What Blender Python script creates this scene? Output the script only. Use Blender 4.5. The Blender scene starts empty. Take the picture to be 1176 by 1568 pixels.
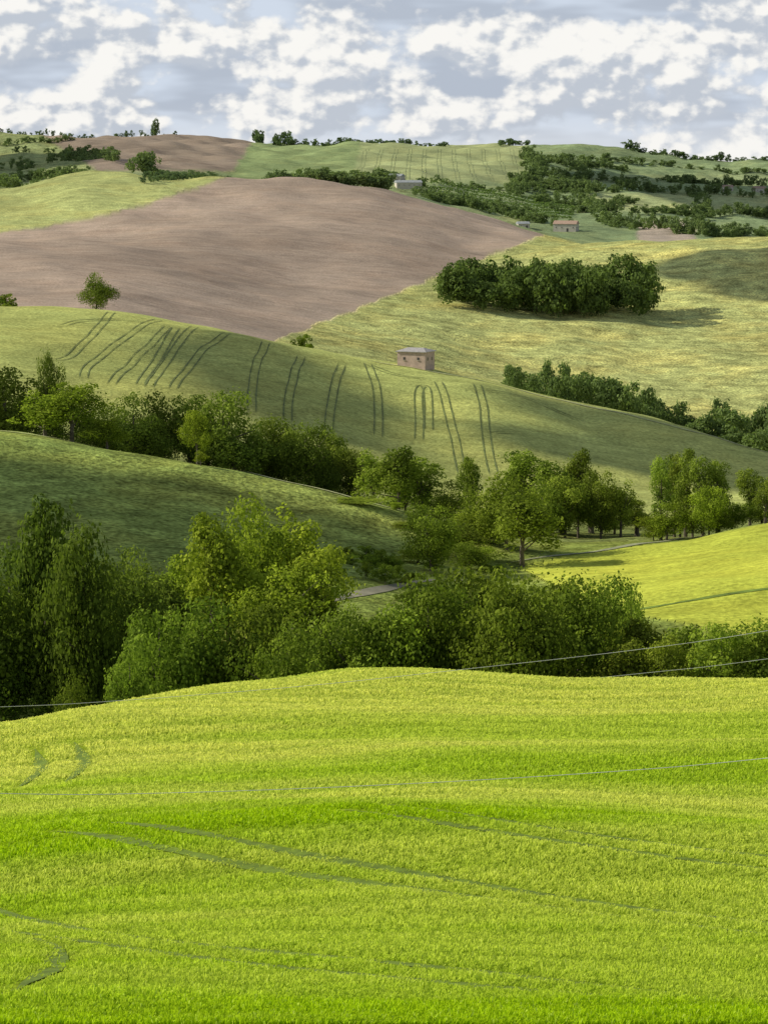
import bpy, math, random
import numpy as np
from mathutils import Vector
random.seed(7); rng=np.random.default_rng(7)
scene=bpy.context.scene
scene.view_settings.view_transform='Standard'
scene.view_settings.look='None'
scene.view_settings.exposure=0
F=4356.0; TH=math.atan((784-240)/F); CT,ST=math.cos(TH),math.sin(TH)
# ---- unprojects image pixels (X,y): bearing (rad from +Y) and elevation slope of the camera ray through them
def pixel_ray(X,y):
    X=np.asarray(X,float); y=np.asarray(y,float)
    u=(X-588)/F; v=(784-y)/F
    dx=u; dy=CT+v*ST; dz=-ST+v*CT
    h=np.hypot(dx,dy)
    return np.arctan2(dx,dy), dz/h
def to_pixel(x,y,z):
    d=y*CT-z*ST; u=x/d; v=(y*ST+z*CT)/d
    return 588+u*F, 784-v*F
# ================= terrain control table =================
XK=np.array([-600,0,150,300,430,560,640,750,900,1050,1176,1776.])  # image columns; node heights are given as image rows
N=[]
def node(r,y):
    r=np.broadcast_to(np.array(r,float),XK.shape); y=np.broadcast_to(np.array(y,float),XK.shape); N.append((r,y))
node(45,1575)
node(75,[1310,1296,1288,1282,1278,1272,1270,1270,1272,1275,1275,1275])
node(102,[1195,1172,1156,1146,1138,1130,1124,1122,1120,1120,1120,1120])
node([115,118,122,126,130,134,136,136,134,132,130,128],[1180,1125,1088,1062,1046,1028,1024,1028,1036,1038,1040,1050])
node(165,[1250,1210,1180,1150,1130,1110,1105,1105,1110,1112,1112,1120])
node(215,[1170,1165,1160,1150,1140,1130,1120,1110,1105,1100,1100,1100])
node(280,[1010,1010,1010,1010,1010,1010,1005,1000,990,985,985,980])
node(330,[870,862,862,868,876,890,905,915,905,885,870,860])
node(370,[770,768,778,793,812,838,854,870,865,850,835,820])
node([425,422,416,411,408,405,403,402,402,404,406,410],[650,662,683,707,737,768,788,822,838,826,800,760])
node(465,[720,715,725,745,760,785,800,805,820,822,812,800])
node(520,[650,645,670,690,715,745,760,765,775,785,780,780])
node(580,[555,560,575,590,615,645,660,670,695,715,728,750])
node([690,685,680,675,665,660,655,650,645,635,625,600],[460,467,475,497,525,550,565,584,620,656,692,790])
node(760,[485,490,493,512,535,568,590,615,650,685,710,780])
node(840,[462,462,465,490,515,540,558,585,612,630,635,650])
node(1000,[395,395,400,420,445,462,470,484,492,505,505,500])
node(1250,[352,350,344,340,345,352,362,378,372,367,365,360])
node(1500,[300,292,264,275,277,290,308,336,376,378,376,370])
node(1700,[305,300,272,280,285,298,316,346,360,365,370,365])
node(2100,[268,268,252,262,271,277,284,300,318,330,335,335])
node(2500,[235,235,235,238,247,250,251,254,264,284,294,300])
node(2900,[204,206,208,213,220,222,223,221,228,242,250,258])
node(3300,265); node(5000,268); node(12000,262)

def pslopes(x,y):
    h=np.diff(x,axis=0); d=np.diff(y,axis=0)/h
    m=np.zeros_like(y)
    s=d[:-1]*d[1:]>0
    w1=2*h[1:]+h[:-1]; w2=h[1:]+2*h[:-1]
    with np.errstate(all='ignore'):
        mm=(w1+w2)/(w1/d[:-1]+w2/d[1:])
    m[1:-1]=np.where(s,mm,0); m[0]=d[0]; m[-1]=d[-1]
    return m
def peval(x,y,q):
    m=pslopes(x[:,None],y[:,None])[:,0]
    i=np.clip(np.searchsorted(x,q)-1,0,len(x)-2); h=x[i+1]-x[i]; t=np.clip((q-x[i])/h,0,1)
    return (2*t**3-3*t**2+1)*y[i]+(t**3-2*t**2+t)*h*m[i]+(-2*t**3+3*t**2)*y[i+1]+(t**3-t**2)*h*m[i+1]
azc=np.linspace(-math.radians(8.6),math.radians(8.6),560)
outer=np.radians(8.6)+np.cumsum(np.linspace(0.0008,0.02,40))
AZ=np.concatenate([-outer[::-1],azc,outer])
RG=np.concatenate([np.geomspace(2,40,50)[:-1],np.geomspace(40,170,190)[:-1],np.geomspace(170,400,170)[:-1],np.geomspace(400,900,240)[:-1],np.geomspace(900,3000,300)[:-1],np.geomspace(3000,12000,40)])
K=len(N)+3
RN=np.zeros((K,len(AZ))); SN=np.zeros((K,len(AZ)))
for j,(rr,ss) in enumerate([(2,-1.1),(10,-.52),(25,-.37)]):
    RN[j]=rr; SN[j]=ss
for k,(r,y) in enumerate(N):
    a,s=pixel_ray(XK,y)
    RN[k+3]=peval(a,r,AZ); SN[k+3]=peval(a,s,AZ)
def snoise(x,y,wl,seed,n=7):
    g=np.random.default_rng(seed); o=0
    for i in range(n):
        an=g.uniform(0,math.pi); L=wl*g.uniform(.6,1.7); o=o+np.sin((x*math.cos(an)+y*math.sin(an))*2*math.pi/L+g.uniform(0,6.28))
    return o/math.sqrt(n)
S=np.zeros((len(RG),len(AZ)))
for c in range(len(AZ)):
    S[:,c]=peval(RN[:,c],SN[:,c],RG)
R2,A2=np.meshgrid(RG,AZ,indexing='ij')
GX=R2*np.sin(A2); GY=R2*np.cos(A2); GZ=S*R2
near=np.clip((170-R2)/60,0,1)*np.clip((R2-20)/20,0,1)
GZ+=near*(0.38*snoise(GX*.6+GY*.25,GY,26,1)+0.06*snoise(GX,GY,9,2))
mid=np.clip((R2-170)/60,0,1)*np.clip((3000-R2)/100,0,1)
GZ+=mid*(R2*0.0006*snoise(GX,GY,48,3)+0.16*snoise(GX,GY,15,4))
GZ+=np.clip((R2-800)/200,0,1)*np.clip((3000-R2)/100,0,1)*(R2*0.0009*snoise(GX,GY*.5,170,5))
def Hpol(az,r):
    az=np.asarray(az,float); r=np.asarray(r,float)
    i=np.clip(np.searchsorted(RG,r)-1,0,len(RG)-2); j=np.clip(np.searchsorted(AZ,az)-1,0,len(AZ)-2)
    t=(r-RG[i])/(RG[i+1]-RG[i]); u=(az-AZ[j])/(AZ[j+1]-AZ[j])
    return (GZ[i,j]*(1-t)+GZ[i+1,j]*t)*(1-u)+(GZ[i,j+1]*(1-t)+GZ[i+1,j+1]*t)*u
def H(x,y): return Hpol(np.arctan2(x,y),np.hypot(x,y))
def hit(X,y,rmin,rmax):
    a,s=pixel_ray(X,y); a=float(a); s=float(s)
    rr=np.linspace(rmin,rmax,500); ss=Hpol(np.full(500,a),rr)/rr
    k=np.argmax(ss>=s) if (ss>=s).any() else int(np.argmax(ss))
    r=rr[k]
    return r*math.sin(a), r*math.cos(a)
# ================= field map =================
PX,PY=to_pixel(GX,GY,GZ)
PX=PX+2.5*snoise(GX,GY,30,31)+1.2*snoise(GX,GY,11,32); PY=PY+np.clip(1200/R2,0,1.5)*.9*snoise(GX,GY,34,33)
col=np.zeros(GX.shape+(3,)); rough=np.ones(GX.shape)
def setc(mask,c,rg):
    col[mask]=c; rough[mask]=rg
def below(pts):  # true where image row is lower in view than the boundary line
    p=np.array(pts,float); return PY>np.interp(PX,p[:,0],p[:,1])
ALL=np.ones(GX.shape,bool)
setc(ALL,(0.22,0.26,0.08),1)
setc(R2<165,(0.28,0.38,0.03),.35)
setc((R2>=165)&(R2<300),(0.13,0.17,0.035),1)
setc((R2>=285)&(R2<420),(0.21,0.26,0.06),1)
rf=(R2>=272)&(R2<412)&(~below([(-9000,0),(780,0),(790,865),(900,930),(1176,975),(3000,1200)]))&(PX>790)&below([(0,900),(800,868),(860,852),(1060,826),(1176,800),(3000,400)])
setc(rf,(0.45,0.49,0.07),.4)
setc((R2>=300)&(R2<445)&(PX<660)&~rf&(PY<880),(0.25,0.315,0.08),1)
setc((R2>=505)&(R2<705),(0.455,0.49,0.155),.45)
br=(R2>=700)&(R2<1640)
setc(br,(0.44,0.46,0.17),1)
brown=br&(~below([(-5000,900),(300,560),(425,520),(560,468),(690,415),(760,388),(835,358),(900,300),(3000,200)]) | (PX<425))&(below([(-3000,500),(0,357),(100,343),(230,311),(345,272),(360,200),(5000,150)]))&(PX<900)
setc(brown,(0.425,0.33,0.255),.25)
setc((R2>=1180)&(R2<1600)&(PX<345)&~brown,(0.44,0.47,0.18),.6)
setc(R2>=1560,(0.27,0.32,0.15),.8)
far=R2>=1620  # far field colours are paled to carry the distance haze
setc(far&~brown&(PX<200),(0.32,0.37,0.16),.8)
setc(far&(PX>60)&(PX<385)&(PY<262)&below([(0,150),(110,205),(400,205)])&(PX<385-(PY-218)*.6)&(PX>60+(PY-205)*1.6),(0.33,0.26,0.20),.2)
setc(far&(PX>=385-(PY-218)*.6)&(PX<552)&(PY<278),(0.29,0.36,0.16),.4)
setc(far&(PX>=552-(PY-222)*.25)&(PX<805)&(PY<279),(0.38,0.42,0.20),.3)
setc(far&(PX>=640)&(PX<885)&(PY>279)&(PY<322),(0.27,0.33,0.16),.6)
setc(far&(PX>=805),(0.25,0.32,0.16),.6)
setc(far&(PX>=890)&(PY>296)&(PY<325),(0.36,0.405,0.19),.6)
setc(far&(PX>=860)&(PY>268)&(PY<278),(0.33,0.39,0.19),.6)
setc(far&(PX>=975)&(PX<1066)&(PY>338)&(PY<372),(0.42,0.35,0.28),.3)
setc(R2>3050,(0.16,0.2,0.16),.3)
i0=np.searchsorted(RG,170)
for _ in range(2):
    q=col[i0:].copy(); q[1:-1,1:-1]=(q[1:-1,1:-1]*2+q[:-2,1:-1]+q[2:,1:-1]+q[1:-1,:-2]+q[1:-1,2:])/6; col[i0:]=q
# ================= material helpers =================
def newmat(name):
    m=bpy.data.materials.new(name); m.use_nodes=True; nt=m.node_tree; nt.nodes.clear()
    return m,nt,nt.nodes,nt.links
class NB:
    def __init__(s,nt): s.nt=nt; s.n=nt.nodes; s.l=nt.links
    def node(s,t,**k):
        n=s.n.new(t)
        for a,b in k.items(): setattr(n,a,b)
        return n
    def set(s,sock,v):
        if hasattr(v,'is_output') or isinstance(v,bpy.types.NodeSocket): s.l.new(v,sock)
        else: sock.default_value=v
    def math(s,op,a,b=None,c=None,clamp=False):
        n=s.n.new('ShaderNodeMath'); n.operation=op; n.use_clamp=clamp; s.set(n.inputs[0],a)
        if b is not None: s.set(n.inputs[1],b)
        if c is not None: s.set(n.inputs[2],c)
        return n.outputs[0]
    def rng(s,v,a,b,c,d,smooth=False):
        n=s.n.new('ShaderNodeMapRange'); n.clamp=True
        if smooth: n.interpolation_type='SMOOTHSTEP'
        s.set(n.inputs[0],v)
        for i,x in enumerate((a,b,c,d)): s.set(n.inputs[1+i],x)
        return n.outputs[0]
    def noise(s,vec,scale,detail=4,rough=.55,dist=0,dim='3D'):
        n=s.n.new('ShaderNodeTexNoise'); n.noise_dimensions=dim; s.set(n.inputs['Vector'],vec); n.inputs['Scale'].default_value=scale
        n.inputs['Detail'].default_value=detail; n.inputs['Roughness'].default_value=rough; n.inputs['Distortion'].default_value=dist
        return n.outputs['Fac']
    def mix(s,f,a,b,mode='MIX'):
        n=s.n.new('ShaderNodeMix'); n.data_type='RGBA'; n.blend_type=mode
        s.set(n.inputs[0],f); s.set(n.inputs[6],a if not isinstance(a,tuple) else (*a[:3],1)); s.set(n.inputs[7],b if not isinstance(b,tuple) else (*b[:3],1))
        return n.outputs[2]
    def scale(s,c,f):
        n=s.n.new('ShaderNodeVectorMath'); n.operation='SCALE'; s.set(n.inputs[0],c); s.set(n.inputs['Scale'],f); return n.outputs[0]
    def mapping(s,vec,scale,rot=(0,0,0)):
        n=s.n.new('ShaderNodeMapping'); s.l.new(vec,n.inputs[0]); n.inputs['Scale'].default_value=scale; n.inputs['Rotation'].default_value=rot; return n.outputs[0]
def simple(name,c,var=.15,scale=2.0,rough=.85,spec=.2):
    m,nt,n,l=newmat(name); b=NB(nt)
    tc=b.node('ShaderNodeTexCoord'); f=b.rng(b.noise(tc.outputs['Object'],scale,4),.3,.7,1-var,1+var)
    p=b.node('ShaderNodeBsdfPrincipled'); p.inputs['Roughness'].default_value=rough; p.inputs['Specular IOR Level'].default_value=spec
    rgb=b.node('ShaderNodeRGB'); rgb.outputs[0].default_value=(*c,1)
    l.new(b.scale(rgb.outputs[0],f),p.inputs['Base Color'])
    o=b.node('ShaderNodeOutputMaterial'); l.new(p.outputs[0],o.inputs[0]); return m
# terrain material
m_ter,nt,_,l=newmat('fields_and_soil'); b=NB(nt)
tc=b.node('ShaderNodeTexCoord'); P=tc.outputs['Object']
at=b.node('ShaderNodeAttribute',attribute_name='field_color'); ar=b.node('ShaderNodeAttribute',attribute_name='rough')
rg=ar.outputs['Fac']
na=b.noise(P,.010,3); nb=b.noise(P,.16,4,.6); nc=b.noise(P,1.3,2,.6)
nst=b.noise(b.mapping(P,(.02,.35,.3),(0,0,.25)),1,3,.6)
fa=b.rng(na,.33,.67,.80,1.16)
fb=b.math('ADD',1,b.math('MULTIPLY',b.rng(nb,.3,.7,-.42,.42),rg))
fc=b.math('ADD',1,b.math('MULTIPLY',b.rng(nc,.3,.7,-.45,.45),b.math('ADD',rg,.2)))
fs=b.rng(nst,.3,.7,.88,1.12)
f=b.math('MULTIPLY',b.math('MULTIPLY',fa,fb),b.math('MULTIPLY',fc,fs))
c=b.scale(at.outputs['Color'],f)
yt=b.math('MULTIPLY',b.rng(b.noise(P,.035,4,.65),.45,.68,0,.8),rg)
c2=b.mix(1.0,c,(1.35,1.15,1.0),'MULTIPLY')
c=b.mix(yt,c,c2)
p=b.node('ShaderNodeBsdfDiffuse'); p.inputs['Roughness'].default_value=.6
l.new(c,p.inputs['Color'])
bp=b.node('ShaderNodeBump'); bp.inputs['Strength'].default_value=.7; bp.inputs['Distance'].default_value=.8
l.new(b.math('MULTIPLY',b.math('ADD',nb,b.math('MULTIPLY',nc,.5)),b.math('ADD',rg,.15)),bp.inputs['Height']); l.new(bp.outputs[0],p.inputs['Normal'])
o=b.node('ShaderNodeOutputMaterial'); l.new(p.outputs[0],o.inputs[0])

def mesh_np(name,V,faces,k,mats,matidx=None,smooth=False,attrs=None,collection=True):
    me=bpy.data.meshes.new(name); nv=len(V); nf=len(faces)
    me.vertices.add(nv); me.vertices.foreach_set('co',np.asarray(V,np.float32).ravel())
    me.loops.add(nf*k); me.loops.foreach_set('vertex_index',np.asarray(faces,np.int32).ravel())
    me.polygons.add(nf); me.polygons.foreach_set('loop_start',np.arange(0,nf*k,k,dtype=np.int32))
    try: me.polygons.foreach_set('loop_total',np.full(nf,k,np.int32))
    except Exception: pass
    for m in mats: me.materials.append(m)
    if matidx is not None: me.polygons.foreach_set('material_index',np.asarray(matidx,np.int32))
    me.update(calc_edges=True)
    me.polygons.foreach_set('use_smooth',np.full(nf,smooth,bool))
    for an,(ty,dat) in (attrs or {}).items():
        a=me.attributes.new(an,ty,'POINT')
        a.data.foreach_set('color' if ty=='FLOAT_COLOR' else 'value',np.asarray(dat,np.float32).ravel())
    return me
def addobj(name,me,loc=(0,0,0)):
    o=bpy.data.objects.new(name,me); o.location=loc; scene.collection.objects.link(o); return o
nr,na_=GX.shape
idx=np.arange(nr*na_).reshape(nr,na_)
q=np.stack([idx[:-1,:-1],idx[:-1,1:],idx[1:,1:],idx[1:,:-1]],-1).reshape(-1,4)
V=np.stack([GX,GY,GZ],-1).reshape(-1,3)
cc=np.concatenate([col.reshape(-1,3),np.ones((nr*na_,1))],1)
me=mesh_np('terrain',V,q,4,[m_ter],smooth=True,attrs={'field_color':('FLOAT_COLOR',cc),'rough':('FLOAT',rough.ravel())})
addobj('rolling_hills_terrain',me)
# ================= ribbons (tracks, paths) =================
def resample(pts,step):
    pts=np.array(pts); d=np.r_[0,np.cumsum(np.hypot(*np.diff(pts,axis=0).T))]; n=max(2,int(d[-1]/step)+1); t=np.linspace(0,d[-1],n)
    k=np.ones(5)/5; x=np.interp(t,d,pts[:,0]); y=np.interp(t,d,pts[:,1])
    if n>12:
        for _ in range(14):
            x[2:-2]=np.convolve(x,k,'valid'); y[2:-2]=np.convolve(y,k,'valid')
    return np.stack([x,y],1)
def ribbon_geo(path,w,lift,off=0):
    p=resample(path,max(w,.6)); t=np.gradient(p,axis=0); t/=np.linalg.norm(t,axis=1)[:,None]+1e-9; nrm=np.stack([-t[:,1],t[:,0]],1)
    g=np.random.default_rng(len(p)); ww=w*(1+.4*np.interp(np.arange(len(p)),np.arange(0,len(p)+6,5),g.uniform(-1,1,len(np.arange(0,len(p)+6,5)))))
    tp=np.clip(np.minimum(np.arange(len(p)),np.arange(len(p))[::-1])/6,.1,1); ww=ww*tp
    A=p+nrm*(off-ww/2)[:,None]; B=p+nrm*(off+ww/2)[:,None]
    V=[];
    for Q in (A,B): V.append(np.c_[Q,H(Q[:,0],Q[:,1])+lift])
    n=len(p); f=np.array([[i,i+1,n+i+1,n+i] for i in range(n-1)])
    return np.concatenate(V),f
def ribbons(name,paths,w,lift,offs,mat):
    Vs=[];Fs=[];b0=0
    for pa in paths:
        for o in offs:
            v,f=ribbon_geo(pa,w,lift,o); Vs.append(v);Fs.append(f+b0); b0+=len(v)
    return addobj(name,mesh_np(name,np.concatenate(Vs),np.concatenate(Fs),4,[mat]))
def trace(pts,rmin,rmax): return [hit(X,y,rmin,rmax) for X,y in pts]
m_track=simple('trampled_crop_track',(0.15,0.18,0.055),.4,.4)
tram=[[(60,548),(90,553),(108,546),(128,526),(150,503),(172,478)],[(128,580),(130,568),(140,556),(165,538),(200,512),(245,490)],[(214,592),(228,568),(246,543),(256,524),(270,502)],[(228,594),(246,566),(266,538),(280,518),(300,500)],
[(264,598),(282,572),(302,547),(322,528),(350,510)],[(386,632),(386,605),(390,570),(396,548),(408,524)],[(441,645),(441,620),(447,590),(452,568),(462,545)],[(503,662),(506,630),(511,600),(518,572),(524,556)],[(579,670),(580,635),(578,605),(572,580),(562,556)],
[(641,676),(642,640),(640,612),(641,596),(648,588),(654,596),(656,620),(656,660)],[(707,727),(698,680),(688,640),(680,606),(670,584)],[(756,728),(747,690),(743,655),(740,620),(730,588)],[(750,665),(765,660),(785,662),(810,668)],[(560,556),(590,570),(625,578),(668,583)],[(738,600),(770,600),(800,608),(850,628),(900,650)],[(170,590),(185,570),(205,552),(230,530),(258,500)],[(95,500),(130,490),(200,490),(260,500)]]
ribbons('tractor_tramlines',[trace(t,515,700) for t in tram],.25,.10,(-.85,.85),m_track)
ribbons('tractor_tramlines',[trace([(545+i*26,278),(550+i*24.5,262),(556+i*23,246),(562+i*22,228)],2150,2890) for i in range(11)],.35,.4,(-1.5,1.5),simple('far_crop_track',(0.30,0.34,0.16),.2,.3))
fore=[[(-160,1360),(-60,1395),(60,1425),(180,1447),(300,1462),(620,1492),(1000,1530),(1400,1560)],[(120,1266),(220,1282),(420,1318),(640,1356),(900,1388),(1250,1430)],[(560,1236),(700,1258),(940,1296),(1240,1330)],[(-60,1520),(-10,1508),(30,1490),(58,1470),(62,1448),(30,1438),(-40,1432)],[(60,1205),(98,1182),(100,1160),(84,1142)]]
fore_w=[trace(t,44,135) for t in fore]
m_soil=simple('bare_soil_track',(0.13,0.19,0.02),.3,3)
ribbons('field_wheel_tracks',fore_w,.44,.02,(-.75,.75),m_soil)
m_path=simple('dirt_path',(0.27,0.25,0.17),.2,.5)
ribbons('dirt_path',[trace([(500,925),(560,906),(620,896),(700,884),(740,878)],290,350)],1.6,.06,(0,),m_path)
ribbons('grass_lane',[trace([(780,862),(850,852),(960,838),(1050,822),(1176,800)],350,440)],1.4,.08,(0,),simple('lane_gravel',(0.26,0.27,0.15),.25,.6))
m_verge=simple('dry_grass_verge',(0.44,0.45,0.19),.35,.6)
ribbons('field_margin',[trace([(-40,658),(0,662),(150,683),(300,708),(430,738),(560,769),(640,789)],395,430)],1.6,.12,(0,),m_verge)
ribbons('field_margin',[trace([(560,551),(640,566),(750,586),(900,622),(1050,658),(1200,700)],600,670)],2.0,.12,(0,),m_verge)
ribbons('dark_field_strip',[trace([(930,940),(985,932),(1080,915),(1200,900),(1350,880)],285,345)],.8,.05,(0,),simple('dark_strip_grass',(0.14,0.20,0.03),.4,.6))  # narrow dark grass strip between the two right-hand fields
# ================= wheat blades =================
def track_dist(x,y):
    d=np.full(x.shape,9.)
    for pa in fore_w:
        p=resample(pa,.5)
        for o in (-.75,.75):
            t=np.gradient(p,axis=0); t/=np.linalg.norm(t,axis=1)[:,None]; Q=p+np.stack([-t[:,1],t[:,0]],1)*o
            lo=Q.min(0)-1; hi=Q.max(0)+1
            s=np.where((x>lo[0])&(x<hi[0])&(y>lo[1])&(y<hi[1]))[0]
            for i0 in range(0,len(s),40000):
                ss=s[i0:i0+40000]
                dd=np.sqrt(((x[ss,None]-Q[None,:,0])**2+(y[ss,None]-Q[None,:,1])**2)).min(1)
                d[ss]=np.minimum(d[ss],dd)
    return d
nb_=740000
r=43+ (148-43)*rng.random(nb_)**1.15; az=rng.uniform(-.158,.158,nb_)
x=r*np.sin(az); y=r*np.cos(az)
td=track_dist(x,y)+.05*snoise(x,y,1.5,77)
keep=td>.25*rng.uniform(.6,1.35,nb_)
x=x[keep];y=y[keep];r=r[keep];td=td[keep]; n=len(x)
z=H(x,y)
cl=snoise(x,y,.6,11,9)*.42+snoise(x,y,.28,15,7)*.25+snoise(x*.25+y*.12,y*1.2,2.6,12)*.55
h=np.clip(.11*(1+.36*cl)*rng.uniform(.65,1.3,n),.03,.30)*np.clip(td/.6,.45,1)
w=(.007+r*.00022)*rng.uniform(.7,1.4,n)
th=rng.uniform(0,math.pi,n); lean=rng.normal(0,.05,(n,2))+np.array([.02,-.02])
dx=np.cos(th)*w; dy=np.sin(th)*w*.6
v0=np.stack([x-dx,y-dy,z-.03],1); v1=np.stack([x+dx,y+dy,z-.03],1)
tx=x+lean[:,0];ty=y+lean[:,1]
v2=np.stack([tx+dx*.6,ty+dy*.6,z+h],1); v3=np.stack([tx-dx*.6,ty-dy*.6,z+h*.96],1)
V=np.stack([v0,v1,v2,v3],1).reshape(-1,3); f=np.arange(n*4).reshape(n,4)
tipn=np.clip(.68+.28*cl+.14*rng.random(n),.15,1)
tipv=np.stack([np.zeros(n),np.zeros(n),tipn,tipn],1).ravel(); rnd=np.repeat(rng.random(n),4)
m_wh,nt,_,l=newmat('green_wheat'); b=NB(nt)
at=b.node('ShaderNodeAttribute',attribute_name='tip'); arr=b.node('ShaderNodeAttribute',attribute_name='rnd')
tc=b.node('ShaderNodeTexCoord'); P=tc.outputs['Object']
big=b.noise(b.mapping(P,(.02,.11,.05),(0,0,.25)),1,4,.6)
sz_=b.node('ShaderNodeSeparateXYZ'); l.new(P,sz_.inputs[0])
sheen=b.math('ADD',b.rng(big,.40,.60,-.38,.38),b.rng(sz_.outputs[2],-15,-22,0,.95),clamp=True)  # grazing-light sheen painted into colour: pale swaths, yellower towards the crest
tipc=b.mix(sheen,(0.52,0.73,0.014),(0.95,0.95,0.20))
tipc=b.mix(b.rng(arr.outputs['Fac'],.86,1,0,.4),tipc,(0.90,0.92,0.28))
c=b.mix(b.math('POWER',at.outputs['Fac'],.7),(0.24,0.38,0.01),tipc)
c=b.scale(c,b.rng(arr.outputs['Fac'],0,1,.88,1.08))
d=b.node('ShaderNodeBsdfDiffuse'); t=b.node('ShaderNodeBsdfTranslucent'); l.new(c,d.inputs[0]); l.new(c,t.inputs[0])
mx=b.node('ShaderNodeMixShader'); mx.inputs[0].default_value=.48; l.new(d.outputs[0],mx.inputs[1]); l.new(t.outputs[0],mx.inputs[2])
o=b.node('ShaderNodeOutputMaterial'); l.new(mx.outputs[0],o.inputs[0])
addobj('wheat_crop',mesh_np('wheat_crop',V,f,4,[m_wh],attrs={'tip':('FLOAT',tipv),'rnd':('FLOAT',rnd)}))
# ================= trees =================
m_bark=simple('bark',(0.13,0.11,0.08),.3,3)
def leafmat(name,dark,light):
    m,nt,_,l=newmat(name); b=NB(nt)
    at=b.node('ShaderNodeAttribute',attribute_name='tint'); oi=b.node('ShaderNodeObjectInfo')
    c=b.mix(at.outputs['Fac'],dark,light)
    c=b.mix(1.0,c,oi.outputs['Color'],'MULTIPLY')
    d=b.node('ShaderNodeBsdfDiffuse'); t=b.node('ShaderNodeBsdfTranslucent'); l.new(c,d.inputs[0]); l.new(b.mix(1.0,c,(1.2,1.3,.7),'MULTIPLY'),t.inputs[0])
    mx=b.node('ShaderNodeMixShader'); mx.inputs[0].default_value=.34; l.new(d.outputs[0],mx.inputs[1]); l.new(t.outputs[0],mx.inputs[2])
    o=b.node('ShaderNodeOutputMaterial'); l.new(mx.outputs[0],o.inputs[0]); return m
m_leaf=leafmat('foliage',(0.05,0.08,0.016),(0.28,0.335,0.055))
m_leaf_far=leafmat('haze_paled_foliage',(0.11,0.145,0.065),(0.22,0.27,0.11))  # paler, bluer leaf colours with distance haze mixed in
def limb(p0,p1,r0,r1,k=6):
    p0=np.array(p0,float);p1=np.array(p1,float); d=p1-p0; d/=np.linalg.norm(d)+1e-9
    a=np.cross(d,[0.3,.9,.1]); a/=np.linalg.norm(a); c=np.cross(d,a)
    an=np.arange(k)*2*math.pi/k; ring=np.cos(an)[:,None]*a+np.sin(an)[:,None]*c
    V=np.concatenate([p0+ring*r0,p1+ring*r1]); f=[[i,(i+1)%k,k+(i+1)%k,k+i] for i in range(k)]
    return V,np.array(f)
def proto(seed,Hh,W,style,npuff,nleaf,leaf,base=.14,trunk=True):
    g=np.random.default_rng(seed)
    u=g.normal(size=(npuff,3)); u/=np.linalg.norm(u,axis=1)[:,None]; u*=(g.random(npuff)**.4)[:,None]
    t=(u[:,2]+1)/2
    if style=='poplar': wp=.45+.75*np.sin(np.clip(t,.03,1)*math.pi*.9)**.8
    elif style=='bush': wp=1.1-.3*t
    elif style=='spire': wp=1.15-.75*t
    else: wp=1.0+.18*np.sin(t*9+seed)-.15*t
    lob=1+.28*np.sin(np.arctan2(u[:,1],u[:,0])*2+seed)
    zc=(base+ (1-base)*.5)*Hh; hz=(1-base)*.5*Hh
    prr=min(W,Hh)*g.uniform(.07,.19,npuff)
    if style=='poplar': prr=W*g.uniform(.12,.26,npuff)
    C=np.stack([u[:,0]*wp*lob*(W/2-prr*.6),u[:,1]*wp*lob*(W/2-prr*.6),zc+u[:,2]*(hz-prr*.8)],1)
    C[:,0]+=.05*W*np.sin(C[:,2]*.8+seed)
    pt=g.random(npuff)
    per=g.choice(npuff,nleaf,p=prr**2/np.sum(prr**2))
    d=g.normal(size=(nleaf,3)); d[:,2]+=.25; d/=np.linalg.norm(d,axis=1)[:,None]
    rad=prr[per]*(.6+.5*g.random(nleaf)**.7)
    L=C[per]+d*rad[:,None]*np.array([1,1,.85])
    stray=g.random(nleaf)<.08; L[stray]+=d[stray]*prr[per[stray],None]*.5
    nn=d*1.2+g.normal(size=(nleaf,3))*.5; nn/=np.linalg.norm(nn,axis=1)[:,None]
    a=np.cross(nn,g.normal(size=(nleaf,3))); a/=np.linalg.norm(a,axis=1)[:,None]; c=np.cross(nn,a)
    sz=leaf*g.uniform(.5,1.25,nleaf)[:,None]
    V=np.stack([L-a*sz*.6,L-c*sz*.48,L+a*sz*.6,L+c*sz*.5],1).reshape(-1,3); Fc=np.arange(nleaf*4).reshape(-1,4)
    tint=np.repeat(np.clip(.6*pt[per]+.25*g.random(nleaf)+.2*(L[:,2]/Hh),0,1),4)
    ztop=np.percentile(L[:,2],99.6); V[:,2]*=Hh/ztop; C[:,2]*=Hh/ztop
    wx=np.percentile(np.hypot(L[:,0],L[:,1]),96)*2; V[:,:2]*=W/wx; C[:,:2]*=W/wx
    Vs=[V];Fs=[Fc];mi=[np.zeros(nleaf,int)];ti=[tint]; b0=len(V)
    if trunk:
        tr=Hh*.02; segs=[((0,0,-.4),(0.1,0,Hh*.22),tr*1.3,tr),((.1,0,Hh*.22),(-.1,.1,Hh*.5),tr,tr*.65),((-.1,.1,Hh*.5),(0,0,Hh*.8),tr*.65,tr*.2)]
        for i in g.choice(npuff,min(9,npuff),replace=False):
            s=g.uniform(.18,.5)*Hh; s=min(s,C[i,2]*.8); segs.append(((0,0,s),tuple(C[i]),tr*.5,tr*.12))
        for s in segs:
            v,f=limb(*s); Vs.append(v);Fs.append(f+b0);b0+=len(v);mi.append(np.ones(len(f),int));ti.append(np.zeros(len(v)))
    return dict(V=np.concatenate(Vs),F=np.concatenate(Fs),m=np.concatenate(mi),t=np.concatenate(ti),H=Hh,W=W)
def proto_mesh(nm,p,mat): return mesh_np(nm,p['V'],p['F'],4,[mat,m_bark],p['m'],attrs={'tint':('FLOAT',p['t'])})
PR={}
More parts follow.
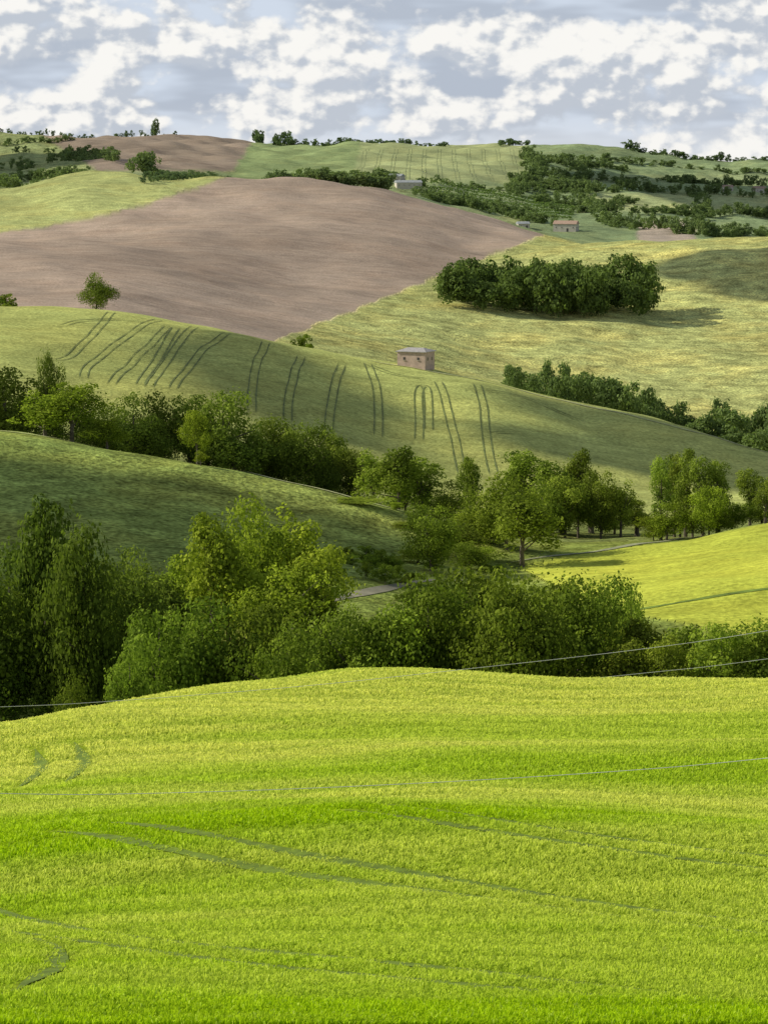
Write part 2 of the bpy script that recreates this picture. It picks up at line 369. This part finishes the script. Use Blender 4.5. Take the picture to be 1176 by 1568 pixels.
def mk(kind,i,*a,**k):
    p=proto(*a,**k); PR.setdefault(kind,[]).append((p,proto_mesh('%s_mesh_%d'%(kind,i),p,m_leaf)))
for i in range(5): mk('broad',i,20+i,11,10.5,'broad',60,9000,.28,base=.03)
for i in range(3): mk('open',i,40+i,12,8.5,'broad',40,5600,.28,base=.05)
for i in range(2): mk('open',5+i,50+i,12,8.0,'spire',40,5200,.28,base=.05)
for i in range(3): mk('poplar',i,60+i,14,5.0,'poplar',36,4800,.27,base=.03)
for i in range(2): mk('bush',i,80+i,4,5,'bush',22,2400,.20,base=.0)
NAMES={'broad':'oak_tree','open':'ash_tree','poplar':'poplar_tree','bush':'shrub'}
def plant(X,r,ytop,wpx,kind='broad',tint=(1,1,1),name=None):
    a,_=pixel_ray(X,ytop+60); a=float(a); z=float(Hpol(a,r)); _,s=pixel_ray(X,ytop); h=r*float(s)-z; h=max(h,.8)
    W=wpx*r/F
    p,me=random.choice(PR[kind])
    o=addobj(name or NAMES[kind],me,(r*math.sin(a),r*math.cos(a),z-.05))
    o.scale=(W/p['W'],W/p['W'],h/p['H']); o.rotation_euler=(0,0,random.uniform(0,6.28))
    j=random.uniform(.72,1.25); k=random.uniform(.93,1.05); o.color=(tint[0]*j*k,tint[1]*j,tint[2]*j,1); return o
Y=(1.38,1.42,.85); D=(.75,.84,.72); Gn=(1.02,1.1,.8)
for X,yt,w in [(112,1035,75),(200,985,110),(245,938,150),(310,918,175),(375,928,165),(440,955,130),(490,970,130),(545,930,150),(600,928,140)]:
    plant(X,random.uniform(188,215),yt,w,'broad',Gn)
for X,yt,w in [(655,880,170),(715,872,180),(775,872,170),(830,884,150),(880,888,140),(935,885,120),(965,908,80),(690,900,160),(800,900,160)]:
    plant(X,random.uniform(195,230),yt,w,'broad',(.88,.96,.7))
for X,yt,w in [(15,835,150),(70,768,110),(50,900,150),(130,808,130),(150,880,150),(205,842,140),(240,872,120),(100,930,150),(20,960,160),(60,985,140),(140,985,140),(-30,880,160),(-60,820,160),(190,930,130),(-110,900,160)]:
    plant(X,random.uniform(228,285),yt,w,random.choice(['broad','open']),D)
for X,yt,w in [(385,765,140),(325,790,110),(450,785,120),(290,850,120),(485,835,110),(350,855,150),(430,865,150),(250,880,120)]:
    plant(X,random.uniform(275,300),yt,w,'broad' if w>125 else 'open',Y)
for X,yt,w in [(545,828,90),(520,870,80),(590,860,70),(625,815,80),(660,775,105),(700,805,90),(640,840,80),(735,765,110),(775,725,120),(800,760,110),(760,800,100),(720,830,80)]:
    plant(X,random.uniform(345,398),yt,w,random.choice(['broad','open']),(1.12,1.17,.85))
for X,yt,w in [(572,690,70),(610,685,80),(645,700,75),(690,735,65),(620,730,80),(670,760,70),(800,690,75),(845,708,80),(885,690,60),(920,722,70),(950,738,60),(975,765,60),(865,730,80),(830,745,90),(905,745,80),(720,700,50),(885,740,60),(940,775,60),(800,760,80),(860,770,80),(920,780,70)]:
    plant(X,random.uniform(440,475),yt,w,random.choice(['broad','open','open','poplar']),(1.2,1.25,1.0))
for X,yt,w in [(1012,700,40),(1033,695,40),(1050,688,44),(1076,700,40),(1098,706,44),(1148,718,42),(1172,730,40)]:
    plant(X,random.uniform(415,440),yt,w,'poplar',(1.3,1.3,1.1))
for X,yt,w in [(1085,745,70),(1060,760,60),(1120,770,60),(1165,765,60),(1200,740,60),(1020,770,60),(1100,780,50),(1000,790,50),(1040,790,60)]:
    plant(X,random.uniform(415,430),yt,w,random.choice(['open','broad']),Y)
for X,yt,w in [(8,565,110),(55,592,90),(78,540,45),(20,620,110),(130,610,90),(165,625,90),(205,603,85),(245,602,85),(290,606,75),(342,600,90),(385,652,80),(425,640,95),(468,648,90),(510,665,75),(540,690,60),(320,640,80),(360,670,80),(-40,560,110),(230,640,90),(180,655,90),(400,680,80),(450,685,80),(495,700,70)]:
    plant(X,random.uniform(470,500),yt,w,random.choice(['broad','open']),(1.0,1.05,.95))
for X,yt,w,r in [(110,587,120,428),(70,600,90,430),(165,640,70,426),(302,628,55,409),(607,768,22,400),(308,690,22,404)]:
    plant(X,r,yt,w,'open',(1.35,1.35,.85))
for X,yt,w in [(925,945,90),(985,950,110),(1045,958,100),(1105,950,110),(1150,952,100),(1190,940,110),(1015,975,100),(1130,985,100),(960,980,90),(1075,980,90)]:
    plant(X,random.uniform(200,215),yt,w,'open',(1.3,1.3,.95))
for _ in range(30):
    X=random.uniform(380,760); r=random.uniform(318,360); plant(X,r,float(to_pixel(0,r,Hpol(pixel_ray(X,850)[0],r))[1])-random.uniform(12,30),random.uniform(25,50),'bush',Gn)
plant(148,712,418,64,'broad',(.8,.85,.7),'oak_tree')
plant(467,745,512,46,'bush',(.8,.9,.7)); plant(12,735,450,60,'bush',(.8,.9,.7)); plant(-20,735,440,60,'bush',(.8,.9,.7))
# ---- distant masses (joined)
LP=[proto(100+i,9,9,'broad',26,1200,.55,base=.0,trunk=False) for i in range(4)]
LF=[proto(120+i,9,10,'broad',14,300,.95,base=.0,trunk=False) for i in range(4)]
def mass(name,items,protos,tint=(1,1,1)):
    Vs=[];Fs=[];Ts=[];b0=0
    for X,r,hh,W in items:
        a=float(pixel_ray(X,300)[0]) if r>1200 else float(pixel_ray(X,550)[0])
        p=random.choice(protos); an=random.uniform(0,6.28); ca,sa=math.cos(an),math.sin(an)
        v=p['V']*np.array([W/p['W'],W/p['W'],hh/p['H']]); v=np.stack([v[:,0]*ca-v[:,1]*sa+r*math.sin(a),v[:,0]*sa+v[:,1]*ca+r*math.cos(a),v[:,2]+float(Hpol(a,r))-.2],1)
        Vs.append(v);Fs.append(p['F']+b0);b0+=len(v);Ts.append(np.clip(p['t']+random.uniform(-.3,.3),0,1))
    me=mesh_np(name,np.concatenate(Vs),np.concatenate(Fs),4,[m_leaf_far],attrs={'tint':('FLOAT',np.concatenate(Ts))})
    o=addobj(name,me); o.color=(*tint,1); return o
U=random.uniform
def htop(X,r,yt):
    a,s=pixel_ray(X,yt); return max(r*float(s)-float(Hpol(float(a),r)),2)
g=[]
for X,yt in [(692,415),(705,400),(722,394),(745,398),(770,392),(795,400),(820,394),(850,400),(880,394),(905,405),(930,390),(960,388),(982,400),(992,415)]:
    r=U(1030,1045); g.append((X,r,htop(X,r,yt),U(12,16)))
for _ in range(60):
    X=U(690,988); r=U(1008,1035); g.append((X,r,htop(X,r,U(402,435)),U(10,14)))
mass('tree_grove',g,LP,(.72,.82,.55))
g=[]
for X,yt in [(790,556),(808,560),(835,549),(862,550),(885,556),(912,566),(935,575),(960,578),(985,590),(1010,600),(1035,612),(1060,628),(1082,622),(1108,606),(1130,625),(1160,618),(1185,612),(1220,620),(1260,640),(870,580),(950,600),(1000,620),(1060,645),(1120,650),(1170,650)]:
    for _ in range(2):
        r=U(715,765); g.append((X+U(-10,10),r,htop(X,r,yt+U(0,14)),U(6,11)))
mass('distant_hedgerow',g,LP,(.9,1.0,.78))
# skyline
g=[]
def band(g,x0,x1,r0,r1,h0,h1,n,w0=8,w1=14):
    for _ in range(n):
        k=random.random()**1.6; g.append((U(x0,x1),U(r0,r1),h0+(h1-h0)*k,U(w0,w1)*(.6+.5*k)))
def hedge(g,pts,r0,r1,h0,h1,n,w=7.5,jit=6):
    w_=[trace([q],r0,r1)[0] for q in pts]; p=np.array(w_); d=np.r_[0,np.cumsum(np.hypot(*np.diff(p,axis=0).T))]
    for _ in range(int(n*1.2)):
        t=U(0,d[-1]); x=np.interp(t,d,p[:,0])+U(-jit,jit); y=np.interp(t,d,p[:,1])+U(-jit,jit); k=random.random()**2
        r=math.hypot(x,y); X=588+math.tan(math.atan2(x,y))*F*(CT+.12*ST); g.append((X,r,h0+(h1-h0)*k,w*U(.6,1.3)))
band(g,385,445,2880,2910,8,15,26); band(g,445,540,2880,2900,3,9,40,5,9); band(g,540,685,2880,2900,3,6,60,5,9); band(g,765,812,2880,2900,5,8,16)
band(g,940,1300,2880,2900,3,8,110,6,12); band(g,-300,270,2880,2900,3,9,130,4,8); band(g,236,248,2885,2890,15,20,4,6,8); band(g,1100,1110,2885,2890,9,12,3); band(g,962,980,2885,2890,8,11,4)
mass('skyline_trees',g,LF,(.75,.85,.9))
g=[]
band(g,470,590,1490,1515,4,8,46,8,12); band(g,562,600,1500,1530,8,12,8); band(g,410,470,1720,1760,7,12,22); band(g,196,235,1480,1500,8,14,9)
band(g,480,660,2050,2110,3,8,40); band(g,640,700,1900,1960,4,8,14)
R_=(1640,2880)
for pts,h0,h1,n in [([(0,240),(90,232),(180,250)],4,11,60),([(0,222),(110,215)],3,8,30),([(-60,282),(60,275),(130,268)],4,9,40),([(20,262),(120,246),(175,238)],4,10,40),
  ([(800,236),(830,262),(800,285),(785,300)],6,13,70),([(800,243),(960,250),(1180,266)],3,8,70),([(830,268),(960,280),(1100,284),(1260,290)],4,10,110),([(860,300),(1000,292),(1080,300),(1260,310)],4,10,90),([(640,302),(760,318),(880,330)],3,8,50),([(690,310),(790,335),(880,352)],4,9,50),([(880,325),(1000,330),(1100,332),(1250,335)],4,10,100),([(930,345),(980,352),(1080,362),(1200,360)],4,11,110),([(880,280),(900,310),(930,345)],5,10,50),([(1060,290),(1080,320),(1060,350)],4,9,40),([(640,283),(720,288),(800,292)],3,7,30),([(810,250),(880,262),(960,262)],4,9,60),([(790,280),(840,290),(900,296)],5,11,60),([(820,310),(880,318),(960,312)],4,9,60)]:
    hedge(g,pts,*R_,h0,h1,n)
band(g,800,900,2100,2600,4,10,90,8,14); band(g,-300,30,1500,1530,5,9,24); band(g,-200,60,1640,2400,4,10,30)
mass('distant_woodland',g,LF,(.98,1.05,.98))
# olive grove
g=[]
for i in range(17):
    for j in range(9):
        X=222+i*7.5+j*3+U(-1,1); r=1430+j*24+i*7
        g.append((X,r,U(3.2,4.6),U(3.8,5.2)))
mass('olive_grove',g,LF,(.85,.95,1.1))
g=[]
for i in range(30):
    for j in range(22):
        X=650+i*7.6+j*.8; r=1915+j*12
        g.append((X,r,1.9,U(3.0,4)))
mass('vineyard',g,[proto(140,9,9,'bush',4,26,2.4,base=0,trunk=False)],(1.1,1.25,1.0))
# ================= buildings =================
m_wall=simple('pink_plaster_brick',(0.45,0.34,0.29),.18,1.2); m_roof=simple('weathered_roof_tiles',(0.36,0.34,0.33),.2,1.5); m_win=simple('dark_opening',(0.05,0.045,0.045),.1,1,.4,.5)
m_white=simple('pale_plaster',(0.50,0.46,0.40),.1,.8); m_red=simple('terracotta_tiles',(0.36,0.25,0.19),.2,1.2); m_shed=simple('grey_sheet_roof',(0.30,0.32,0.33),.15,.5); m_trim=simple('stone_trim',(0.45,0.40,0.34),.1,2)
def box(nm,par,c,s,mat):
    x,y,z=[k/2 for k in s]; V=[(c[0]+a*x,c[1]+b_*y,c[2]+d*z) for a in(-1,1) for b_ in(-1,1) for d in(-1,1)]
    me=bpy.data.meshes.new(nm); me.from_pydata(V,[],[(0,1,3,2),(4,6,7,5),(0,4,5,1),(2,3,7,6),(0,2,6,4),(1,5,7,3)]); me.materials.append(mat)
    o=bpy.data.objects.new(nm,me); scene.collection.objects.link(o); o.parent=par; return o
def roof(nm,par,w,d,z,h,ov,mat,hip=0):
    a,b_=w/2+ov,d/2+ov; V=[(-a,-b_,z),(a,-b_,z),(a,b_,z),(-a,b_,z),(-a+hip,0,z+h),(a-hip,0,z+h),(-a,-b_,z-.15),(a,-b_,z-.15),(a,b_,z-.15),(-a,b_,z-.15)]
    me=bpy.data.meshes.new(nm); me.from_pydata(V,[],[(0,1,5,4),(2,3,4,5),(1,2,5),(3,0,4),(6,7,1,0),(7,8,2,1),(8,9,3,2),(9,6,0,3),(9,8,7,6)]); me.materials.append(mat)
    o=bpy.data.objects.new(nm,me); scene.collection.objects.link(o); o.parent=par
def building(name,X,r,w,d,h,rh,rot,mw,mr,hip=0,wins=2,floors=1,door=True,chim=True):
    a=float(pixel_ray(X,400)[0]); z=float(Hpol(a,r)); e=bpy.data.objects.new(name,None); scene.collection.objects.link(e); e.location=(r*math.sin(a),r*math.cos(a),z); e.rotation_euler=(0,0,rot)
    box('walls',e,(0,0,h/2-.5),(w,d,h+1),mw); roof('roof',e,w,d,h+.16,rh,.35,mr,hip)
    k=0
    for fl in range(floors):
        zc=h/floors*(fl+.58)
        for i in range(wins):
            x=(i+.5)/wins*w-w/2
            if door and fl==0 and i==wins//2: box('door',e,(x,-d/2-.01,1.05),(1.1,.1,2.1),m_win); continue
            k+=1; box('window_%d'%k,e,(x,-d/2-.01,zc),(.5,.1,.6),m_win); box('sill_%d'%k,e,(x,-d/2-.06,zc-.37),(.75,.22,.1),m_trim)
    for i in (-1,1):
        box('side_window_%d'%i,e,(w/2+.01,i*d*.22,h*.55),(.1,.6,.7),m_win)
    if chim: box('chimney',e,(w*.22,.4,h+rh*.8),(.5,.5,1.0),mw)
    return e
building('stone_farmhouse',637,650,6.9,5.4,3.5,.75,-.42,m_wall,m_roof,hip=1.9,wins=2,door=False,chim=False)
building('white_country_house',866,1735,14,8,4.6,2.0,-.3,m_white,m_red,wins=4)
building('country_house',800,1760,7,6,3.0,1.3,.2,m_white,m_shed,wins=2)
building('farm_shed',625,2020,18,10,4,1.6,.15,m_white,m_shed,wins=5,door=False)
building('farm_shed',607,2060,10,8,4.5,1.6,-.4,m_white,m_shed,wins=2)
building('country_house',1112,2420,8,6,3.4,1.5,.1,m_white,m_red,wins=2); building('country_house',1160,2440,10,7,3.6,1.6,.3,m_white,m_red,wins=3)
# ================= power lines =================
m_wire=simple('aluminium_cable',(0.6,0.6,0.58),.05,1,.5,.5); m_pole=simple('wooden_pole',(0.2,0.16,0.12),.2,2)
def wire(name,pts,r0,r1,rad):
    p=[]
    for (X,y) in pts:
        t=(X-pts[0][0])/(pts[-1][0]-pts[0][0]); r=r0+(r1-r0)*t; a,s=pixel_ray(X,y); p.append((r*math.sin(a),r*math.cos(a),r*float(s)))
    cu=bpy.data.curves.new(name,'CURVE'); cu.dimensions='3D'; cu.bevel_depth=rad; s=cu.splines.new('NURBS'); s.points.add(len(p)-1)
    for i,q in enumerate(p): s.points[i].co=(*q,1)
    s.use_endpoint_u=True; s.order_u=3; cu.materials.append(m_wire); o=bpy.data.objects.new(name,cu); scene.collection.objects.link(o); return p
e1=wire('power_line',[(-700,1190),(0,1219),(300,1214),(600,1202),(900,1185),(1176,1163),(1900,1080)],62,66,.008)
e2=wire('power_line',[(-700,1100),(0,1085),(230,1070),(480,1050),(700,1026),(940,1000),(1176,968),(1900,840)],112,118,.010)
e3=wire('power_line',[(-700,1130),(0,1118),(230,1105),(480,1085),(700,1062),(940,1035),(1176,1012),(1900,900)],152,158,.012)
def pole(p):
    zg=float(H(p[0],p[1])); top=p[2]+.2; v,f=limb((p[0],p[1]+.15,zg-.5),(p[0],p[1]+.15,top),.16,.1,10); v2,f2=limb((p[0],p[1]-1,top-.3),(p[0],p[1]+1.2,top-.3),.06,.06)
    addobj('utility_pole',mesh_np('utility_pole',np.concatenate([v,v2]),np.concatenate([f,f2+len(v)]),4,[m_pole]))
for e in (e1,e2,e3): pole(e[0]); pole(e[-1])
# ================= sun, added shade clouds, sky =================
EL=math.radians(33); AZs=math.radians(-82)
sd=Vector((math.cos(EL)*math.sin(AZs),math.cos(EL)*math.cos(AZs),math.sin(EL)))
L=bpy.data.lights.new('sun','SUN'); L.energy=5; L.angle=math.radians(.5); L.color=(1,.945,.78)
so=bpy.data.objects.new('sun',L); so.rotation_euler=sd.to_track_quat('Z','Y').to_euler(); so.location=(0,0,300); scene.collection.objects.link(so)
m_cloud,nt,_,l=newmat('shade_cloud'); b=NB(nt); d=b.node('ShaderNodeBsdfDiffuse'); d.inputs[0].default_value=(.85,.86,.88,1); o=b.node('ShaderNodeOutputMaterial'); l.new(d.outputs[0],o.inputs[0])
import bmesh
bm=bmesh.new(); bmesh.ops.create_icosphere(bm,subdivisions=2,radius=1); IV=np.array([v.co[:] for v in bm.verts]); IF=np.array([[v.index for v in f.verts] for f in bm.faces]); bm.free()
def shade_cloud(cx,cy,sx,sy,seed,n=16,rot=0):  # unseen clouds added up-sun so their shadows darken chosen ground spots
    g=np.random.default_rng(seed); z0=float(H(cx,cy)); t=(460-z0)/sd.z; c=np.array([cx,cy,z0])+np.array(sd)*t
    Vs=[];Fs=[];b0=0
    for i in range(n):
        an=g.uniform(0,6.28); q=math.sqrt(g.random())*.72; k=g.uniform(.28,.48)
        px,py=math.cos(an)*q*sx,math.sin(an)*q*sy; px,py=px*math.cos(rot)-py*math.sin(rot),px*math.sin(rot)+py*math.cos(rot)
        v=IV*(1+.12*g.normal(size=(len(IV),1)))*np.array([k*min(sx,sy*2),k*min(sy,sx*2),min(sx,sy)*.16]); Vs.append(v+c+[px,py,g.uniform(0,.08)*min(sx,sy)]);Fs.append(IF+b0);b0+=len(v)
    addobj('unseen_shade_cloud',mesh_np('shade_cloud',np.concatenate(Vs),np.concatenate(Fs),3,[m_cloud],smooth=True))
for i,a in enumerate([(-66,352,58,46),(-66,255,40,34),(-62,484,54,24),(-26,606,17,50),(108,588,74,54),(165,1105,60,65),(300,2350,130,220),(-330,2150,130,300)]):
    shade_cloud(*a,seed=200+i,n=40)
w=bpy.data.worlds.new('World'); scene.world=w; w.use_nodes=True; nt=w.node_tree; nt.nodes.clear(); b=NB(nt); l=nt.links
try:
    w.cycles.sampling_method='MANUAL'; w.cycles.sample_map_resolution=512
except Exception: pass
sky=b.node('ShaderNodeTexSky'); sky.sky_type='NISHITA'; sky.sun_disc=False; sky.sun_elevation=EL; sky.sun_rotation=AZs; sky.altitude=300; sky.air_density=1; sky.dust_density=1.5
tc=b.node('ShaderNodeTexCoord'); sp=b.node('ShaderNodeSeparateXYZ'); l.new(tc.outputs['Generated'],sp.inputs[0])
azn=b.math('ARCTAN2',sp.outputs[0],sp.outputs[1]); el=b.math('ARCSINE',sp.outputs[2])
def cxyz(x,y,z=0.0):
    n=b.node('ShaderNodeCombineXYZ'); b.set(n.inputs[0],x);b.set(n.inputs[1],y);b.set(n.inputs[2],z); return n.outputs[0]
ax=b.math('MULTIPLY',azn,27.0); ey=b.math('MULTIPLY',el,40.0)
def dens(ox,oy):
    q=cxyz(b.math('ADD',ax,11.3+ox),b.math('ADD',ey,5.3+oy))
    v=b.node('ShaderNodeTexVoronoi',voronoi_dimensions='2D',feature='F1'); l.new(q,v.inputs['Vector']); v.inputs['Scale'].default_value=3.5
    v2=b.node('ShaderNodeTexVoronoi',voronoi_dimensions='2D',feature='F1'); l.new(q,v2.inputs['Vector']); v2.inputs['Scale'].default_value=9.0
    return b.math('SUBTRACT',b.math('SUBTRACT',b.noise(q,1.0,6,.52,0,'2D'),b.math('MULTIPLY',v.outputs['Distance'],.10)),b.math('MULTIPLY',v2.outputs['Distance'],.05))
n0=dens(0,0); n1=dens(-.06,.13)
lit=b.rng(b.math('SUBTRACT',n0,n1),-.07,.07,0,1,True)
cov=b.math('ADD',b.math('MULTIPLY',b.math('SINE',b.math('MULTIPLY_ADD',el,240.0,-1.9)),.06),n0)
mask=b.rng(cov,.31,.45,0,1,True)
big=b.noise(cxyz(b.math('MULTIPLY',azn,14.0),b.math('MULTIPLY',el,70.0)),1.0,3,.55,0,'2D')
base=b.mix(b.rng(big,.38,.62,0,1,True),(0.48,0.54,0.64),(0.66,0.74,0.86))
base=b.mix(b.rng(el,0,.02,.65,0,True),base,(0.78,0.81,0.85))
cl=b.mix(lit,(0.55,0.60,0.68),(1.0,.985,.95))
ccol=b.mix(mask,base,cl)
bg1=b.node('ShaderNodeBackground'); l.new(sky.outputs[0],bg1.inputs[0]); bg1.inputs[1].default_value=.085
bg2=b.node('ShaderNodeBackground'); l.new(ccol,bg2.inputs[0]); bg2.inputs[1].default_value=.98
ms=b.node('ShaderNodeMixShader'); l.new(b.rng(el,.08,.35,.95,.16,True),ms.inputs[0]); l.new(bg1.outputs[0],ms.inputs[1]); l.new(bg2.outputs[0],ms.inputs[2])
o=b.node('ShaderNodeOutputWorld'); l.new(ms.outputs[0],o.inputs[0])
# ================= camera =================
cam=bpy.data.cameras.new('camera'); cam.sensor_fit='VERTICAL'; cam.sensor_height=36; cam.lens=F/1568*36; cam.clip_start=.5; cam.clip_end=30000
co=bpy.data.objects.new('camera',cam); co.rotation_euler=(math.pi/2-TH,0,0); scene.collection.objects.link(co); scene.camera=co
